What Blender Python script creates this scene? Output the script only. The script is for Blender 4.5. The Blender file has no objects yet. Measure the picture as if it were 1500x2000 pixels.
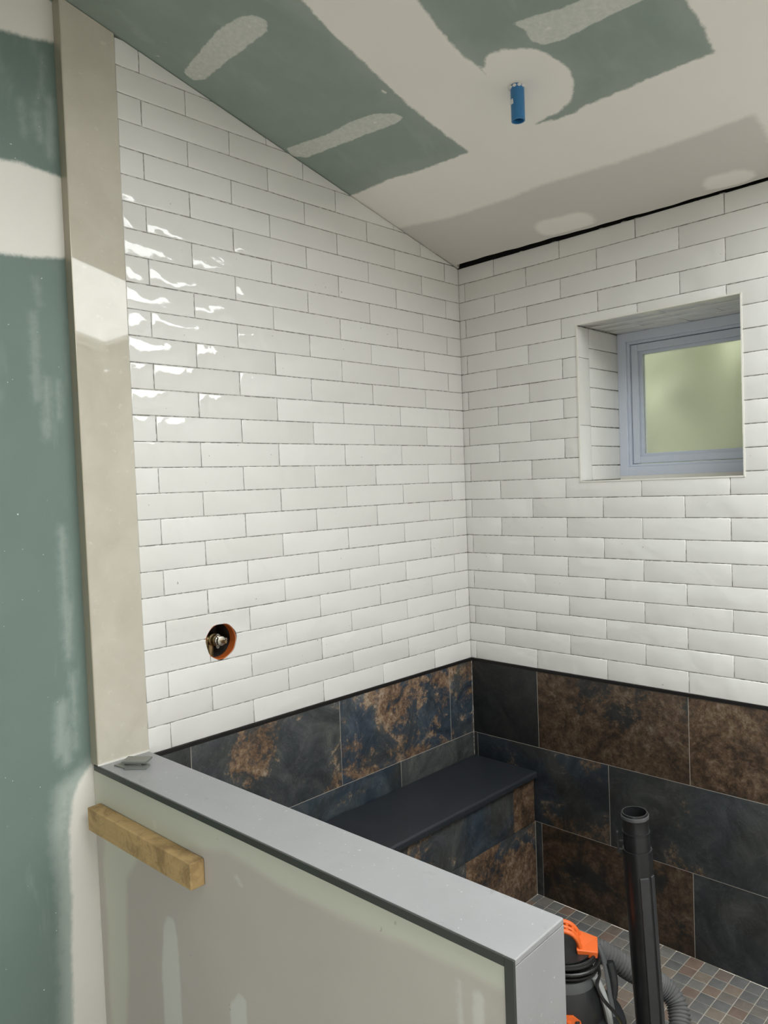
import bpy, bmesh, math, random
import numpy as np
from mathutils import Vector, Matrix

random.seed(7)
sc = bpy.context.scene
COL = sc.collection
TOP = 0.932            # height of the dark wainscot trim above the shower floor
SLOPE = 0.26           # the ceiling rises towards the room


def ceil_z(y):
    return TOP + 1.6555 - SLOPE * y


# ---------------------------------------------------------------- camera
def cam_matrix(pitch, yaw, roll, loc):
    c, s = math.cos, math.sin
    Y = Matrix(((c(yaw), -s(yaw), 0), (s(yaw), c(yaw), 0), (0, 0, 1)))
    P = Matrix(((1, 0, 0), (0, c(pitch), -s(pitch)), (0, s(pitch), c(pitch))))
    R = Matrix(((c(roll), 0, s(roll)), (0, 1, 0), (-s(roll), 0, c(roll))))
    M = Y @ P @ R
    r, f, u = M.col[0], M.col[1], M.col[2]
    m = Matrix((r, u, -f)).transposed().to_4x4()
    m.translation = loc
    return m


cam = bpy.data.cameras.new('camera')
cam.sensor_fit = 'HORIZONTAL'
cam.sensor_width = 36.0
cam.lens = 36.0 * 1489.22 / 1500.0
cam.clip_start = 0.02
camo = bpy.data.objects.new('camera', cam)
COL.objects.link(camo)
camo.matrix_world = cam_matrix(-0.0353, 0.7784, 0.0377, (2.0350, -2.5646, 0.7545 + TOP))
sc.camera = camo

# ---------------------------------------------------------------- world and daylight
SKY = 11.8
w = bpy.data.worlds.new('overcast_sky')
sc.world = w
w.use_nodes = True
wn = w.node_tree
wn.nodes.clear()
wo = wn.nodes.new('ShaderNodeOutputWorld')
wb = wn.nodes.new('ShaderNodeBackground')
wg = wn.nodes.new('ShaderNodeTexCoord')
ws = wn.nodes.new('ShaderNodeSeparateXYZ')
wr = wn.nodes.new('ShaderNodeValToRGB')
wr.color_ramp.elements[0].position = 0.48
wr.color_ramp.elements[0].color = (0.26, 0.255, 0.23, 1)
wr.color_ramp.elements[1].position = 0.52
wr.color_ramp.elements[1].color = (0.985, 0.985, 1.0, 1)
wm = wn.nodes.new('ShaderNodeMath')
wm.operation = 'MULTIPLY_ADD'
wm.inputs[1].default_value = 0.5
wm.inputs[2].default_value = 0.5
wn.links.new(wg.outputs['Generated'], ws.inputs[0])
wn.links.new(ws.outputs['Z'], wm.inputs[0])
wn.links.new(wm.outputs[0], wr.inputs[0])
wn.links.new(wr.outputs[0], wb.inputs[0])
wb.inputs[1].default_value = SKY
wn.links.new(wb.outputs[0], wo.inputs[0])

SKX = (1.60, 2.92)      # skylight opening in the sloping ceiling
SKYY = (-2.45, -0.14)
REARX = (1.7, 3.1)      # unseen window added behind the camera for fill light
REARZ = (0.9, 2.2)
REAR_Y = -5.2
RIGHT_X = 3.3


def portal(name, loc, rot, sx, sy):
    l = bpy.data.lights.new(name, 'AREA')
    l.shape = 'RECTANGLE'
    l.size, l.size_y = sx, sy
    l.cycles.is_portal = True
    o = bpy.data.objects.new(name, l)
    COL.objects.link(o)
    o.location = loc
    o.rotation_euler = rot
    return o


ym = (SKYY[0] + SKYY[1]) / 2
portal('skylight_portal', ((SKX[0] + SKX[1]) / 2, ym + 0.03, ceil_z(ym) + 0.11), (-math.atan(SLOPE), 0, 0),
       SKX[1] - SKX[0] + .1, (SKYY[1] - SKYY[0]) * 1.04 + .1)
portal('rear_fill_portal', ((REARX[0] + REARX[1]) / 2, REAR_Y - 0.10, (REARZ[0] + REARZ[1]) / 2), (math.pi / 2, 0, 0),
       REARX[1] - REARX[0], REARZ[1] - REARZ[0])

cy = sc.cycles
cy.max_bounces, cy.diffuse_bounces, cy.glossy_bounces, cy.transmission_bounces, cy.transparent_max_bounces = 6, 4, 3, 5, 6
cy.caustics_reflective = False
sc.view_settings.view_transform = 'Standard'
sc.view_settings.look = 'None'
sc.view_settings.gamma = 1.0
sc.view_settings.use_curve_mapping = False
sc.view_settings.exposure = 0.17


# ---------------------------------------------------------------- helpers
def lin(r, g, b):
    f = lambda v: (v / 255 / 12.92) if v / 255 <= 0.04045 else ((v / 255 + 0.055) / 1.055) ** 2.4
    return (f(r), f(g), f(b), 1.0)


def link(o):
    COL.objects.link(o)
    return o


def tag(o, label=None, cat=None, group=None, kind=None):
    if label:
        o['label'] = label
    if cat:
        o['category'] = cat
    if group:
        o['group'] = group
    if kind:
        o['kind'] = kind
    return o


def empty(name, loc=(0, 0, 0), rz=0.0):
    o = link(bpy.data.objects.new(name, None))
    o.location = loc
    o.rotation_euler = (0, 0, rz)
    o.empty_display_size = 0.05
    return o


class MB:
    """collects shapes for one mesh"""

    def __init__(self):
        self.v, self.f, self.sm = [], [], []

    def add(self, v, f, smooth=False):
        n = len(self.v)
        self.v += [tuple(p) for p in v]
        self.f += [tuple(i + n for i in q) for q in f]
        self.sm += [smooth] * len(f)
        return self

    def box(self, x0, x1, y0, y1, z0, z1, M=None):
        v = [(x, y, z) for z in (z0, z1) for y in (y0, y1) for x in (x0, x1)]
        if M is not None:
            v = [tuple(M @ Vector(p)) for p in v]
        f = [(0, 2, 3, 1), (4, 5, 7, 6), (0, 1, 5, 4), (1, 3, 7, 5), (3, 2, 6, 7), (2, 0, 4, 6)]
        return self.add(v, f)

    def lathe(self, prof, n=32, M=None, smooth=True, arc=None):
        """prof: list of (r, z)"""
        v, f = [], []
        a0, a1 = arc or (0, 2 * math.pi)
        closed = arc is None
        m = n if closed else n + 1
        for r, z in prof:
            for k in range(m):
                a = a0 + (a1 - a0) * k / n
                v.append((r * math.cos(a), r * math.sin(a), z))
        for i in range(len(prof) - 1):
            for k in range(n):
                k2 = (k + 1) % m
                f.append((i * m + k, i * m + k2, (i + 1) * m + k2, (i + 1) * m + k))
        if M is not None:
            v = [tuple(M @ Vector(p)) for p in v]
        return self.add(v, f, smooth)

    def tube(self, pts, rad, n=12, caps=True, smooth=True, up=None):
        """sweep a circle along points; rad a number or list; rad may be (rx, ry)"""
        P = [Vector(p) for p in pts]
        m = len(P)
        R = rad if isinstance(rad, (list, tuple)) and len(rad) == m else [rad] * m
        T = []
        for i in range(m):
            t = P[min(i + 1, m - 1)] - P[max(i - 1, 0)]
            T.append(t.normalized())
        ref = Vector(up) if up else (Vector((0, 0, 1)) if abs(T[0].z) < .9 else Vector((1, 0, 0)))
        N = (ref - T[0] * ref.dot(T[0])).normalized()
        v, f = [], []
        for i in range(m):
            N = (N - T[i] * N.dot(T[i])).normalized()
            B = T[i].cross(N)
            rx, ry = R[i] if isinstance(R[i], (tuple, list)) else (R[i], R[i])
            for k in range(n):
                a = 2 * math.pi * k / n
                v.append(tuple(P[i] + N * (rx * math.cos(a)) + B * (ry * math.sin(a))))
        for i in range(m - 1):
            for k in range(n):
                k2 = (k + 1) % n
                f.append((i * n + k, i * n + k2, (i + 1) * n + k2, (i + 1) * n + k))
        if caps:
            f.append(tuple(reversed(range(n))))
            f.append(tuple((m - 1) * n + k for k in range(n)))
        return self.add(v, f, smooth)

    def prism(self, poly, d0, d1, fr):
        """extrude a 2-d polygon between depths d0, d1 in a frame (origin, u, v, n)"""
        o, u, vv, nn = fr
        n = len(poly)
        v = [tuple(o + u * a + vv * b + nn * d) for d in (d0, d1) for a, b in poly]
        f = [tuple(reversed(range(n))), tuple(range(n, 2 * n))]
        f += [(i, (i + 1) % n, n + (i + 1) % n, n + i) for i in range(n)]
        return self.add(v, f)

    def mesh(self, name, mat=None):
        me = bpy.data.meshes.new(name)
        me.from_pydata(self.v, [], self.f)
        me.polygons.foreach_set('use_smooth', self.sm)
        bm = bmesh.new()
        bm.from_mesh(me)
        bmesh.ops.recalc_face_normals(bm, faces=bm.faces)
        for e in bm.edges:
            if len(e.link_faces) == 2 and e.link_faces[0].normal.angle(e.link_faces[1].normal, 0) > 0.6:
                e.smooth = False
        bm.to_mesh(me)
        bm.free()
        if mat:
            me.materials.append(mat)
        return me

    def build(self, name, mat, parent=None, bevel=0.0, seg=2):
        o = link(bpy.data.objects.new(name, self.mesh(name, mat)))
        if parent:
            o.parent = parent
        if bevel:
            b = o.modifiers.new('bevel', 'BEVEL')
            b.width = bevel
            b.segments = seg
            b.limit_method = 'ANGLE'
            b.angle_limit = math.radians(40)
        return o


def catmull(pts, n=8):
    P = [Vector(p) for p in pts]
    P = [P[0] * 2 - P[1]] + P + [P[-1] * 2 - P[-2]]
    out = []
    for i in range(1, len(P) - 2):
        for k in range(n):
            t = k / n
            a, b, c, d = P[i - 1], P[i], P[i + 1], P[i + 2]
            out.append(0.5 * ((2 * b) + (c - a) * t + (2 * a - 5 * b + 4 * c - d) * t * t + (3 * b - a - 3 * c + d) * t ** 3))
    out.append(P[-2])
    return out


# ---------------------------------------------------------------- materials
class NT:
    def __init__(self, name):
        self.m = bpy.data.materials.new(name)
        self.m.use_nodes = True
        self.t = self.m.node_tree
        self.t.nodes.clear()
        self.out = self.n('ShaderNodeOutputMaterial')
        self.p = self.n('ShaderNodeBsdfPrincipled')
        self.l(self.p.outputs[0], self.out.inputs[0])

    def n(self, ty, **k):
        nd = self.t.nodes.new(ty)
        for a, b in k.items():
            setattr(nd, a, b)
        return nd

    def l(self, a, b):
        self.t.links.new(a, b)

    def val(self, sock, v):
        if isinstance(v, bpy.types.NodeSocket):
            self.l(v, sock)
        else:
            sock.default_value = v

    def math(self, op, a, b=0.0, c=0.0, clamp=False):
        m = self.n('ShaderNodeMath', operation=op, use_clamp=clamp)
        self.val(m.inputs[0], a)
        self.val(m.inputs[1], b)
        self.val(m.inputs[2], c)
        return m.outputs[0]

    def mix(self, f, a, b, mode='MIX'):
        m = self.n('ShaderNodeMix', data_type='RGBA', blend_type=mode)
        self.val(m.inputs[0], f)
        self.val(m.inputs[6], a)
        self.val(m.inputs[7], b)
        return m.outputs[2]

    def smooth(self, v, a, b):
        m = self.n('ShaderNodeMapRange', interpolation_type='SMOOTHSTEP')
        self.val(m.inputs[0], v)
        self.val(m.inputs[1], a)
        self.val(m.inputs[2], b)
        return m.outputs[0]

    def noise(self, co, scale, detail=3.0, rough=0.5, dist=0.0):
        m = self.n('ShaderNodeTexNoise')
        self.l(co, m.inputs['Vector'])
        m.inputs['Scale'].default_value = scale
        m.inputs['Detail'].default_value = detail
        m.inputs['Roughness'].default_value = rough
        m.inputs['Distortion'].default_value = dist
        return m.outputs[0]

    def ramp(self, f, stops):
        r = self.n('ShaderNodeValToRGB')
        self.val(r.inputs[0], f)
        e = r.color_ramp.elements
        while len(e) < len(stops):
            e.new(0.5)
        for el, (p, c) in zip(e, stops):
            el.position = p
            el.color = c
        return r.outputs[0]

    def obj_co(self, offset=True, scale=(1, 1, 1)):
        """object coordinates, shifted per object so that no two pieces match"""
        tc = self.n('ShaderNodeTexCoord')
        co = tc.outputs['Object']
        if scale != (1, 1, 1):
            mp = self.n('ShaderNodeMapping')
            mp.inputs['Scale'].default_value = scale
            self.l(co, mp.inputs[0])
            co = mp.outputs[0]
        if offset:
            oi = self.n('ShaderNodeObjectInfo')
            s = self.math('MULTIPLY', oi.outputs['Random'], 91.0)
            v = self.n('ShaderNodeVectorMath', operation='ADD')
            self.l(co, v.inputs[0])
            self.l(s, v.inputs[1])
            co = v.outputs[0]
            self.rand = oi.outputs['Random']
            self.ocol = oi.outputs['Color']
        return co

    def world_co(self):
        return self.n('ShaderNodeNewGeometry').outputs['Position']

    def attr(self, name):
        a = self.n('ShaderNodeAttribute', attribute_name=name)
        return a.outputs['Fac']

    def bump(self, h, strength=0.3, dist=0.01, normal=None):
        b = self.n('ShaderNodeBump')
        b.inputs['Strength'].default_value = strength
        b.inputs['Distance'].default_value = dist
        self.l(h, b.inputs['Height'])
        if normal is not None:
            self.l(normal, b.inputs['Normal'])
        self.l(b.outputs[0], self.p.inputs['Normal'])
        return b.outputs[0]

    def set(self, color=None, rough=None, metal=None, spec=None, coat=None):
        i = self.p.inputs
        if color is not None:
            self.val(i['Base Color'], color)
        if rough is not None:
            self.val(i['Roughness'], rough)
        if metal is not None:
            self.val(i['Metallic'], metal)
        if spec is not None:
            self.val(i['Specular IOR Level'], spec)
        if coat is not None:
            i['Coat Weight'].default_value = coat
            i['Coat Roughness'].default_value = 0.05
        return self.m


MAT = {}


def simple(name, col, rough=0.5, metal=0.0, var=0.08, nscale=30.0, bump=0.0, spec=0.5):
    t = NT(name)
    co = t.obj_co(False)
    nz = t.noise(co, nscale, 4.0)
    dark = tuple(c * (1 - var) for c in col[:3]) + (1,)
    light = tuple(min(1, c * (1 + var)) for c in col[:3]) + (1,)
    t.set(t.mix(nz, dark, light), rough, metal, spec)
    if bump:
        t.bump(nz, bump, 0.002)
    MAT[name] = t.m
    return t.m


# glazed handmade white tile
t = NT('white_glaze')
co = t.obj_co(True)
big = t.noise(co, 3.5, 2.0)
wav = t.noise(co, 8.5, 1.8, 0.42, 0.5)
fine = t.noise(co, 28.0, 2.0)
sp = t.smooth(t.noise(co, 75.0, 1.0), 0.80, 0.83)
c0 = t.mix(t.rand, (0.70, 0.685, 0.66, 1), (0.755, 0.745, 0.725, 1))
c1 = t.mix(t.math('MULTIPLY', big, 0.22), c0, (0.63, 0.62, 0.60, 1))
t.set(t.mix(t.math('MULTIPLY', sp, 0.7), c1, (0.2, 0.17, 0.14, 1)), 0.035)
h = t.math('MULTIPLY_ADD', wav, 1.0, t.math('MULTIPLY', fine, 0.07))
t.bump(h, 0.38, 0.018)
MAT['tile'] = t.m

# grey joint mortar with darker crumbs
t = NT('joint_mortar')
co = t.world_co()
nz = t.noise(co, 60.0, 4.0)
t.set(t.mix(t.smooth(nz, 0.42, 0.62), (0.22, 0.205, 0.185, 1), (0.60, 0.58, 0.55, 1)), 0.9)
MAT['grout'] = t.m
simple('light_joint', (0.44, 0.40, 0.35, 1), 0.9, var=0.2, nscale=60)

# slate look porcelain; object colour: r rust amount, g blueness, b lightness
t = NT('slate')
co = t.obj_co(True)
sep = t.n('ShaderNodeSeparateColor')
t.l(t.ocol, sep.inputs[0])
r_, g_, b_ = sep.outputs
nA = t.noise(co, 3.6, 9.0, 0.62, 0.5)
nB = t.noise(co, 2.6, 5.0, 0.55, 0.8)
nC = t.noise(co, 11.0, 8.0, 0.7, 0.7)
nF = t.noise(co, 34.0, 8.0, 0.72, 0.4)
nS = t.noise(co, 5.5, 10.0, 0.72, 1.6)
grey = t.ramp(nS, [(0.30, (0.022, 0.023, 0.023, 1)), (0.48, (0.044, 0.047, 0.046, 1)), (0.60, (0.072, 0.074, 0.070, 1)), (0.72, (0.12, 0.115, 0.105, 1))])
blue = t.ramp(nS, [(0.30, (0.014, 0.020, 0.030, 1)), (0.48, (0.030, 0.044, 0.062, 1)), (0.60, (0.056, 0.076, 0.098, 1)), (0.75, (0.12, 0.125, 0.125, 1))])
base = t.mix(t.math('MULTIPLY', t.smooth(nB, 0.36, 0.56), g_, clamp=True), grey, blue)
nG = t.noise(co, 62.0, 7.0, 0.75, 0.8)
rust = t.ramp(t.math('ADD', t.math('MULTIPLY', nG, 0.30), t.math('MULTIPLY_ADD', nF, 0.32, t.math('MULTIPLY', nS, 0.38))), [(0.40, (0.026, 0.018, 0.013, 1)), (0.465, (0.085, 0.050, 0.029, 1)), (0.515, (0.170, 0.098, 0.054, 1)), (0.56, (0.27, 0.185, 0.115, 1)), (0.62, (0.36, 0.31, 0.25, 1))])
thr = t.math('MULTIPLY_ADD', r_, -0.36, 0.68)
mk = t.math('ADD', t.math('MULTIPLY_ADD', nS, 0.35, t.math('MULTIPLY', nA, 0.65)), t.math('MULTIPLY_ADD', nF, 0.22, -0.11))
mk = t.math('ADD', mk, t.math('MULTIPLY_ADD', nG, 0.16, -0.08))
fac = t.smooth(mk, thr, t.math('ADD', thr, 0.06))
col = t.mix(t.math('MULTIPLY', fac, 0.85), base, rust)
vein = t.smooth(t.math('ABSOLUTE', t.math('SUBTRACT', t.noise(co, 6.0, 6.0, 0.6, 2.0), 0.5)), 0.0, 0.012)
col = t.mix(t.math('MULTIPLY_ADD', vein, -0.22, 0.22), col, (0.17, 0.16, 0.145, 1))
shade = t.n('ShaderNodeVectorMath', operation='SCALE')
t.l(col, shade.inputs[0])
t.l(t.math('MULTIPLY', b_, 1.0), shade.inputs['Scale'])
t.set(shade.outputs[0], t.math('MULTIPLY_ADD', nF, 0.25, 0.34))
t.bump(t.math('MULTIPLY_ADD', nG, 0.6, nF), 0.4, 0.003)
MAT['slate'] = t.m

# small mosaic stones of the shower floor
t = NT('mosaic_stone')
co = t.obj_co(True)
oi = t.n('ShaderNodeObjectInfo')
hue = t.ramp(t.math('FRACT', t.math('ADD', oi.outputs['Random'], t.attr('tone'))), [(0.0, (0.14, 0.15, 0.155, 1)), (0.30, (0.18, 0.185, 0.19, 1)), (0.52, (0.24, 0.235, 0.22, 1)), (0.68, (0.20, 0.155, 0.13, 1)), (0.80, (0.27, 0.155, 0.11, 1)), (0.90, (0.30, 0.24, 0.185, 1)), (1.0, (0.15, 0.15, 0.155, 1))])
nz = t.noise(co, 30.0, 6.0, 0.65, 0.6)
t.set(t.mix(nz, t.mix(0.55, hue, (0.03, 0.03, 0.03, 1)), t.mix(0.35, hue, (0.32, 0.29, 0.25, 1))), 0.5)
t.bump(nz, 0.2, 0.002)
MAT['mosaic'] = t.m

# plasterboard with joint compound; masks come from distances stored on the mesh
t = NT('ceiling_board')
co = t.world_co()
n1 = t.noise(co, 38.0, 5.0, 0.65)
n2 = t.noise(co, 7.0, 4.0, 0.6, 0.4)
n3 = t.noise(co, 3.0, 3.0)
green = t.mix(n2, lin(134, 147, 138), lin(154, 164, 155))
mpc = t.n('ShaderNodeMapping')
mpc.inputs['Rotation'].default_value = (0, 0, 0.5)
mpc.inputs['Scale'].default_value = (1, 0.35, 1)
t.l(co, mpc.inputs[0])
smear = t.smooth(t.noise(mpc.outputs[0], 9.0, 4.0, 0.6, 0.5), 0.52, 0.74)
green = t.mix(t.math('MULTIPLY', smear, 0.28), green, lin(176, 184, 175))
haze = t.smooth(t.math('MULTIPLY_ADD', n2, 0.10, t.attr('mud')), -0.035, 0.055)
green = t.mix(t.math('MULTIPLY', haze, 0.30), green, lin(170, 176, 168))
wht = t.mix(n3, lin(236, 230, 222), lin(243, 239, 232))
edge = t.math('MULTIPLY_ADD', t.math('SUBTRACT', n1, 0.5), 0.022, t.attr('mud'))
col = t.mix(t.smooth(edge, -0.006, 0.005), green, wht)
ge = t.math('MULTIPLY_ADD', t.math('SUBTRACT', n1, 0.5), 0.02, t.attr('grey'))
col = t.mix(t.smooth(ge, 0.012, -0.014), col, t.mix(n3, lin(208, 202, 195), lin(214, 209, 203)))
th = t.math('MULTIPLY_ADD', t.math('SUBTRACT', n1, 0.5), 0.016, t.attr('thin'))
mott = t.math('MULTIPLY_ADD', t.noise(co, 85.0, 4.0, 0.7), 0.7, 0.42)
col = t.mix(t.math('MULTIPLY', t.smooth(th, 0.003, -0.003), mott), col, lin(218, 218, 210))
scr = t.attr('dots')
col = t.mix(t.math('MULTIPLY', t.smooth(t.math('MULTIPLY_ADD', n1, 0.004, scr), 0.003, 0.0), 0.8), col, lin(226, 224, 216))
t.set(col, 0.62, spec=0.35)
t.bump(n1, 0.06, 0.002)
MAT['ceiling'] = t.m

t = NT('green_wall_board')
co = t.world_co()
mp = t.n('ShaderNodeMapping')
mp.inputs['Scale'].default_value = (1, 1, 0.30)
t.l(co, mp.inputs[0])
n1 = t.noise(co, 42.0, 5.0, 0.65)
n2 = t.noise(mp.outputs[0], 8.0, 4.0, 0.6, 0.4)
n3 = t.noise(co, 4.0, 3.0)
green = t.mix(n3, lin(102, 119, 113), lin(116, 132, 125))
streak = t.smooth(n2, 0.58, 0.80)
green = t.mix(t.math('MULTIPLY', streak, 0.35), green, lin(180, 190, 182))
haze = t.smooth(t.math('MULTIPLY_ADD', n1, 0.04, t.attr('skim')), 0.035, -0.02)
green = t.mix(t.math('MULTIPLY', haze, t.math('MULTIPLY_ADD', n1, 0.8, 0.25)), green, lin(184, 192, 186))
edge = t.math('MULTIPLY_ADD', t.math('SUBTRACT', n1, 0.5), 0.018, t.attr('mud'))
col = t.mix(t.smooth(edge, 0.004, -0.012), green, t.mix(n3, lin(222, 218, 212), lin(230, 227, 221)))
spk = t.smooth(t.noise(co, 120.0, 1.0), 0.79, 0.81)
col = t.mix(t.math('MULTIPLY', spk, 0.8), col, lin(225, 225, 220))
t.set(col, 0.6, spec=0.35)
t.bump(n1, 0.06, 0.002)
MAT['green_wall'] = t.m

t = NT('half_wall_plaster')
co = t.world_co()
n1 = t.noise(co, 40.0, 5.0, 0.65)
n3 = t.noise(co, 2.6, 4.0, 0.55, 0.6)
base = t.mix(n3, lin(176, 169, 161), lin(188, 182, 174))
e1 = t.math('MULTIPLY_ADD', t.math('SUBTRACT', n3, 0.5), 0.07, t.attr('mud'))
col = t.mix(t.math('MULTIPLY', t.smooth(e1, 0.010, -0.018), 0.9), base, lin(196, 196, 181))
e2 = t.math('MULTIPLY_ADD', t.math('SUBTRACT', n1, 0.5), 0.012, t.attr('thin'))
col = t.mix(t.math('MULTIPLY', t.smooth(e2, 0.005, -0.007), 0.6), col, lin(210, 210, 203))
spk = t.smooth(t.noise(co, 60.0, 1.0), 0.80, 0.82)
col = t.mix(t.math('MULTIPLY', spk, 0.35), col, lin(120, 110, 95))
t.set(col, 0.65, spec=0.3)
t.bump(n1, 0.05, 0.002)
MAT['plaster'] = t.m

# polished beige stone strip
t = NT('polished_beige_stone')
co = t.world_co()
n1 = t.noise(co, 9.0, 6.0, 0.6, 0.6)
n2 = t.noise(co, 38.0, 5.0, 0.6)
col = t.mix(n1, lin(178, 171, 157), lin(203, 197, 185))
col = t.mix(t.math('MULTIPLY', t.smooth(n2, 0.60, 0.72), 0.3), col, lin(222, 216, 203))
t.set(col, 0.03, spec=0.42)
MAT['beige'] = t.m

# grey honed stone of the half wall cap
t = NT('honed_grey_stone')
co = t.world_co()
n1 = t.noise(co, 5.0, 6.0, 0.6, 0.5)
n2 = t.noise(co, 90.0, 3.0, 0.6)
col = t.mix(n1, lin(138, 138, 139), lin(156, 156, 158))
col = t.mix(t.smooth(n2, 0.66, 0.74), col, lin(190, 190, 190))
col = t.mix(t.math('MULTIPLY', t.smooth(t.noise(co, 22.0, 6.0, 0.7, 0.8), 0.60, 0.72), 0.22), col, lin(95, 95, 97))
t.set(col, 0.36)
t.bump(n2, 0.04, 0.001)
MAT['cap'] = t.m

# dark bench slab
t = NT('honed_black_stone')
co = t.world_co()
n1 = t.noise(co, 6.0, 6.0, 0.6, 0.5)
n2 = t.noise(co, 120.0, 2.0)
col = t.mix(n1, (0.016, 0.019, 0.024, 1), (0.030, 0.034, 0.041, 1))
col = t.mix(t.math('MULTIPLY', t.smooth(n2, 0.72, 0.78), 0.5), col, (0.2, 0.2, 0.2, 1))
t.set(col, 0.38)
MAT['bench'] = t.m

simple('black_trim', (0.012, 0.011, 0.011, 1), 0.35, 0.0, 0.2)
simple('dark_profile', lin(70, 72, 68), 0.42, 0.35, 0.06)
simple('white_profile', (0.72, 0.70, 0.65, 1), 0.3, 0.0, 0.04)
simple('strip_edge', lin(168, 160, 142), 0.3, 0.2, 0.05)
simple('primed_board', lin(222, 216, 207), 0.7, 0.0, 0.04, 3.0)
simple('white_paint', (0.74, 0.72, 0.69, 1), 0.6, 0.0, 0.04, 4.0)
simple('cement', (0.50, 0.49, 0.47, 1), 0.9, 0.0, 0.2, 8.0, 0.2)
simple('vinyl', (0.57, 0.61, 0.70, 1), 0.4, 0.0, 0.03)
simple('slot_shade', (0.010, 0.009, 0.008, 1), 0.9, 0.0, 0.8, 40.0)  # near black, stands in for the shade inside the ceiling slot
simple('orange_sleeve', lin(178, 92, 40), 0.35, 0.0, 0.15)
simple('brass', lin(170, 150, 110), 0.35, 0.8, 0.25, 60.0)
simple('chrome', lin(205, 200, 190), 0.25, 0.85, 0.1, 60.0)
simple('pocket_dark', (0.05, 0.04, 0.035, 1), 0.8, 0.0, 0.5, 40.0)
simple('orange_plastic', lin(226, 104, 42), 0.42, 0.0, 0.05)
simple('black_plastic', (0.020, 0.021, 0.023, 1), 0.34, 0.0, 0.35, 18.0)
simple('black_rubber', (0.014, 0.014, 0.014, 1), 0.32, 0.0, 0.2)
simple('grey_plastic', (0.085, 0.088, 0.092, 1), 0.4, 0.0, 0.15)
simple('hose_plastic', (0.17, 0.17, 0.172, 1), 0.38, 0.0, 0.15, 14.0)
simple('yellow_plastic', lin(226, 206, 92), 0.45, 0.0, 0.05)
simple('grey_shard', lin(112, 115, 110), 0.3, 0.0, 0.1, 50.0)
simple('blackish_wand', (0.016, 0.0165, 0.018, 1), 0.33, 0.0, 0.5, 25.0)
simple('wand_rail', (0.040, 0.041, 0.044, 1), 0.42, 0.0, 0.35, 30.0)
simple('bark', (0.05, 0.035, 0.022, 1), 0.9, 0.0, 0.3)

# blue water pipe
t = NT('blue_pipe')
co = t.obj_co(False)
n1 = t.noise(co, 60.0, 4.0)
sz = t.n('ShaderNodeSeparateXYZ')
t.l(co, sz.inputs[0])
hi = t.smooth(sz.outputs['Z'], 0.03, 0.09)
col = t.mix(n1, lin(44, 108, 160), lin(56, 122, 172))
col = t.mix(t.math('MULTIPLY', t.smooth(t.math('MULTIPLY', n1, t.math('MULTIPLY_ADD', hi, 0.6, 0.7)), 0.62, 0.72), 0.7), col, lin(170, 170, 155))
t.set(col, 0.35)
MAT['blue'] = t.m

# rough sawn lumber
t = NT('lumber')
co = t.obj_co(False, (1.2, 14, 14))
co2 = t.obj_co(False)
n1 = t.noise(co, 5.0, 5.0, 0.6, 1.2)
n2 = t.noise(co2, 12.0, 5.0, 0.65, 0.5)
col = t.mix(n1, lin(172, 143, 99), lin(198, 168, 120))
col = t.mix(t.math('MULTIPLY', t.smooth(n2, 0.46, 0.68), 0.55), col, lin(104, 80, 52))
wv = t.smooth(t.math('ABSOLUTE', t.math('SUBTRACT', t.noise(co2, 7.0, 2.0, 0.5, 1.5), 0.5)), 0.012, 0.0)
col = t.mix(t.math('MULTIPLY', wv, 0.22), col, lin(92, 68, 40))
t.set(col, 0.75, spec=0.25)
t.bump(n1, 0.15, 0.002)
MAT['wood'] = t.m

# clear scratched plastic
t = NT('clear_plastic')
t.set((0.78, 0.79, 0.78, 1), 0.12)
t.p.inputs['Transmission Weight'].default_value = 0.55
co = t.obj_co(False)
t.bump(t.noise(co, 25.0, 3.0), 0.2, 0.004)
MAT['clear'] = t.m

# frosted window pane
t = NT('frosted_glass')
co = t.obj_co(False)
t.set((0.86, 0.89, 0.83, 1), 0.42)
t.p.inputs['Transmission Weight'].default_value = 0.88
t.p.inputs['IOR'].default_value = 1.25
t.bump(t.noise(co, 160.0, 2.0), 0.10, 0.002)
MAT['frosted'] = t.m

# thin clear glass: mostly transparent with a faint reflection
m = bpy.data.materials.new('thin_glass')
m.use_nodes = True
nt = m.node_tree
nt.nodes.clear()
o_ = nt.nodes.new('ShaderNodeOutputMaterial')
mx = nt.nodes.new('ShaderNodeMixShader')
tr = nt.nodes.new('ShaderNodeBsdfTransparent')
gl = nt.nodes.new('ShaderNodeBsdfGlossy')
tr.inputs[0].default_value = (0.94, 0.96, 0.95, 1)
gl.inputs['Roughness'].default_value = 0.02
mx.inputs[0].default_value = 0.05
nt.links.new(tr.outputs[0], mx.inputs[1])
nt.links.new(gl.outputs[0], mx.inputs[2])
nt.links.new(mx.outputs[0], o_.inputs[0])
MAT['glass'] = m

# leaves outside
t = NT('leaf')
co = t.world_co()
n1 = t.noise(co, 2.2, 3.0)
t.set(t.mix(n1, (0.10, 0.112, 0.076, 1), (0.27, 0.285, 0.16, 1)), 0.5)
MAT['leaf'] = t.m


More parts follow.
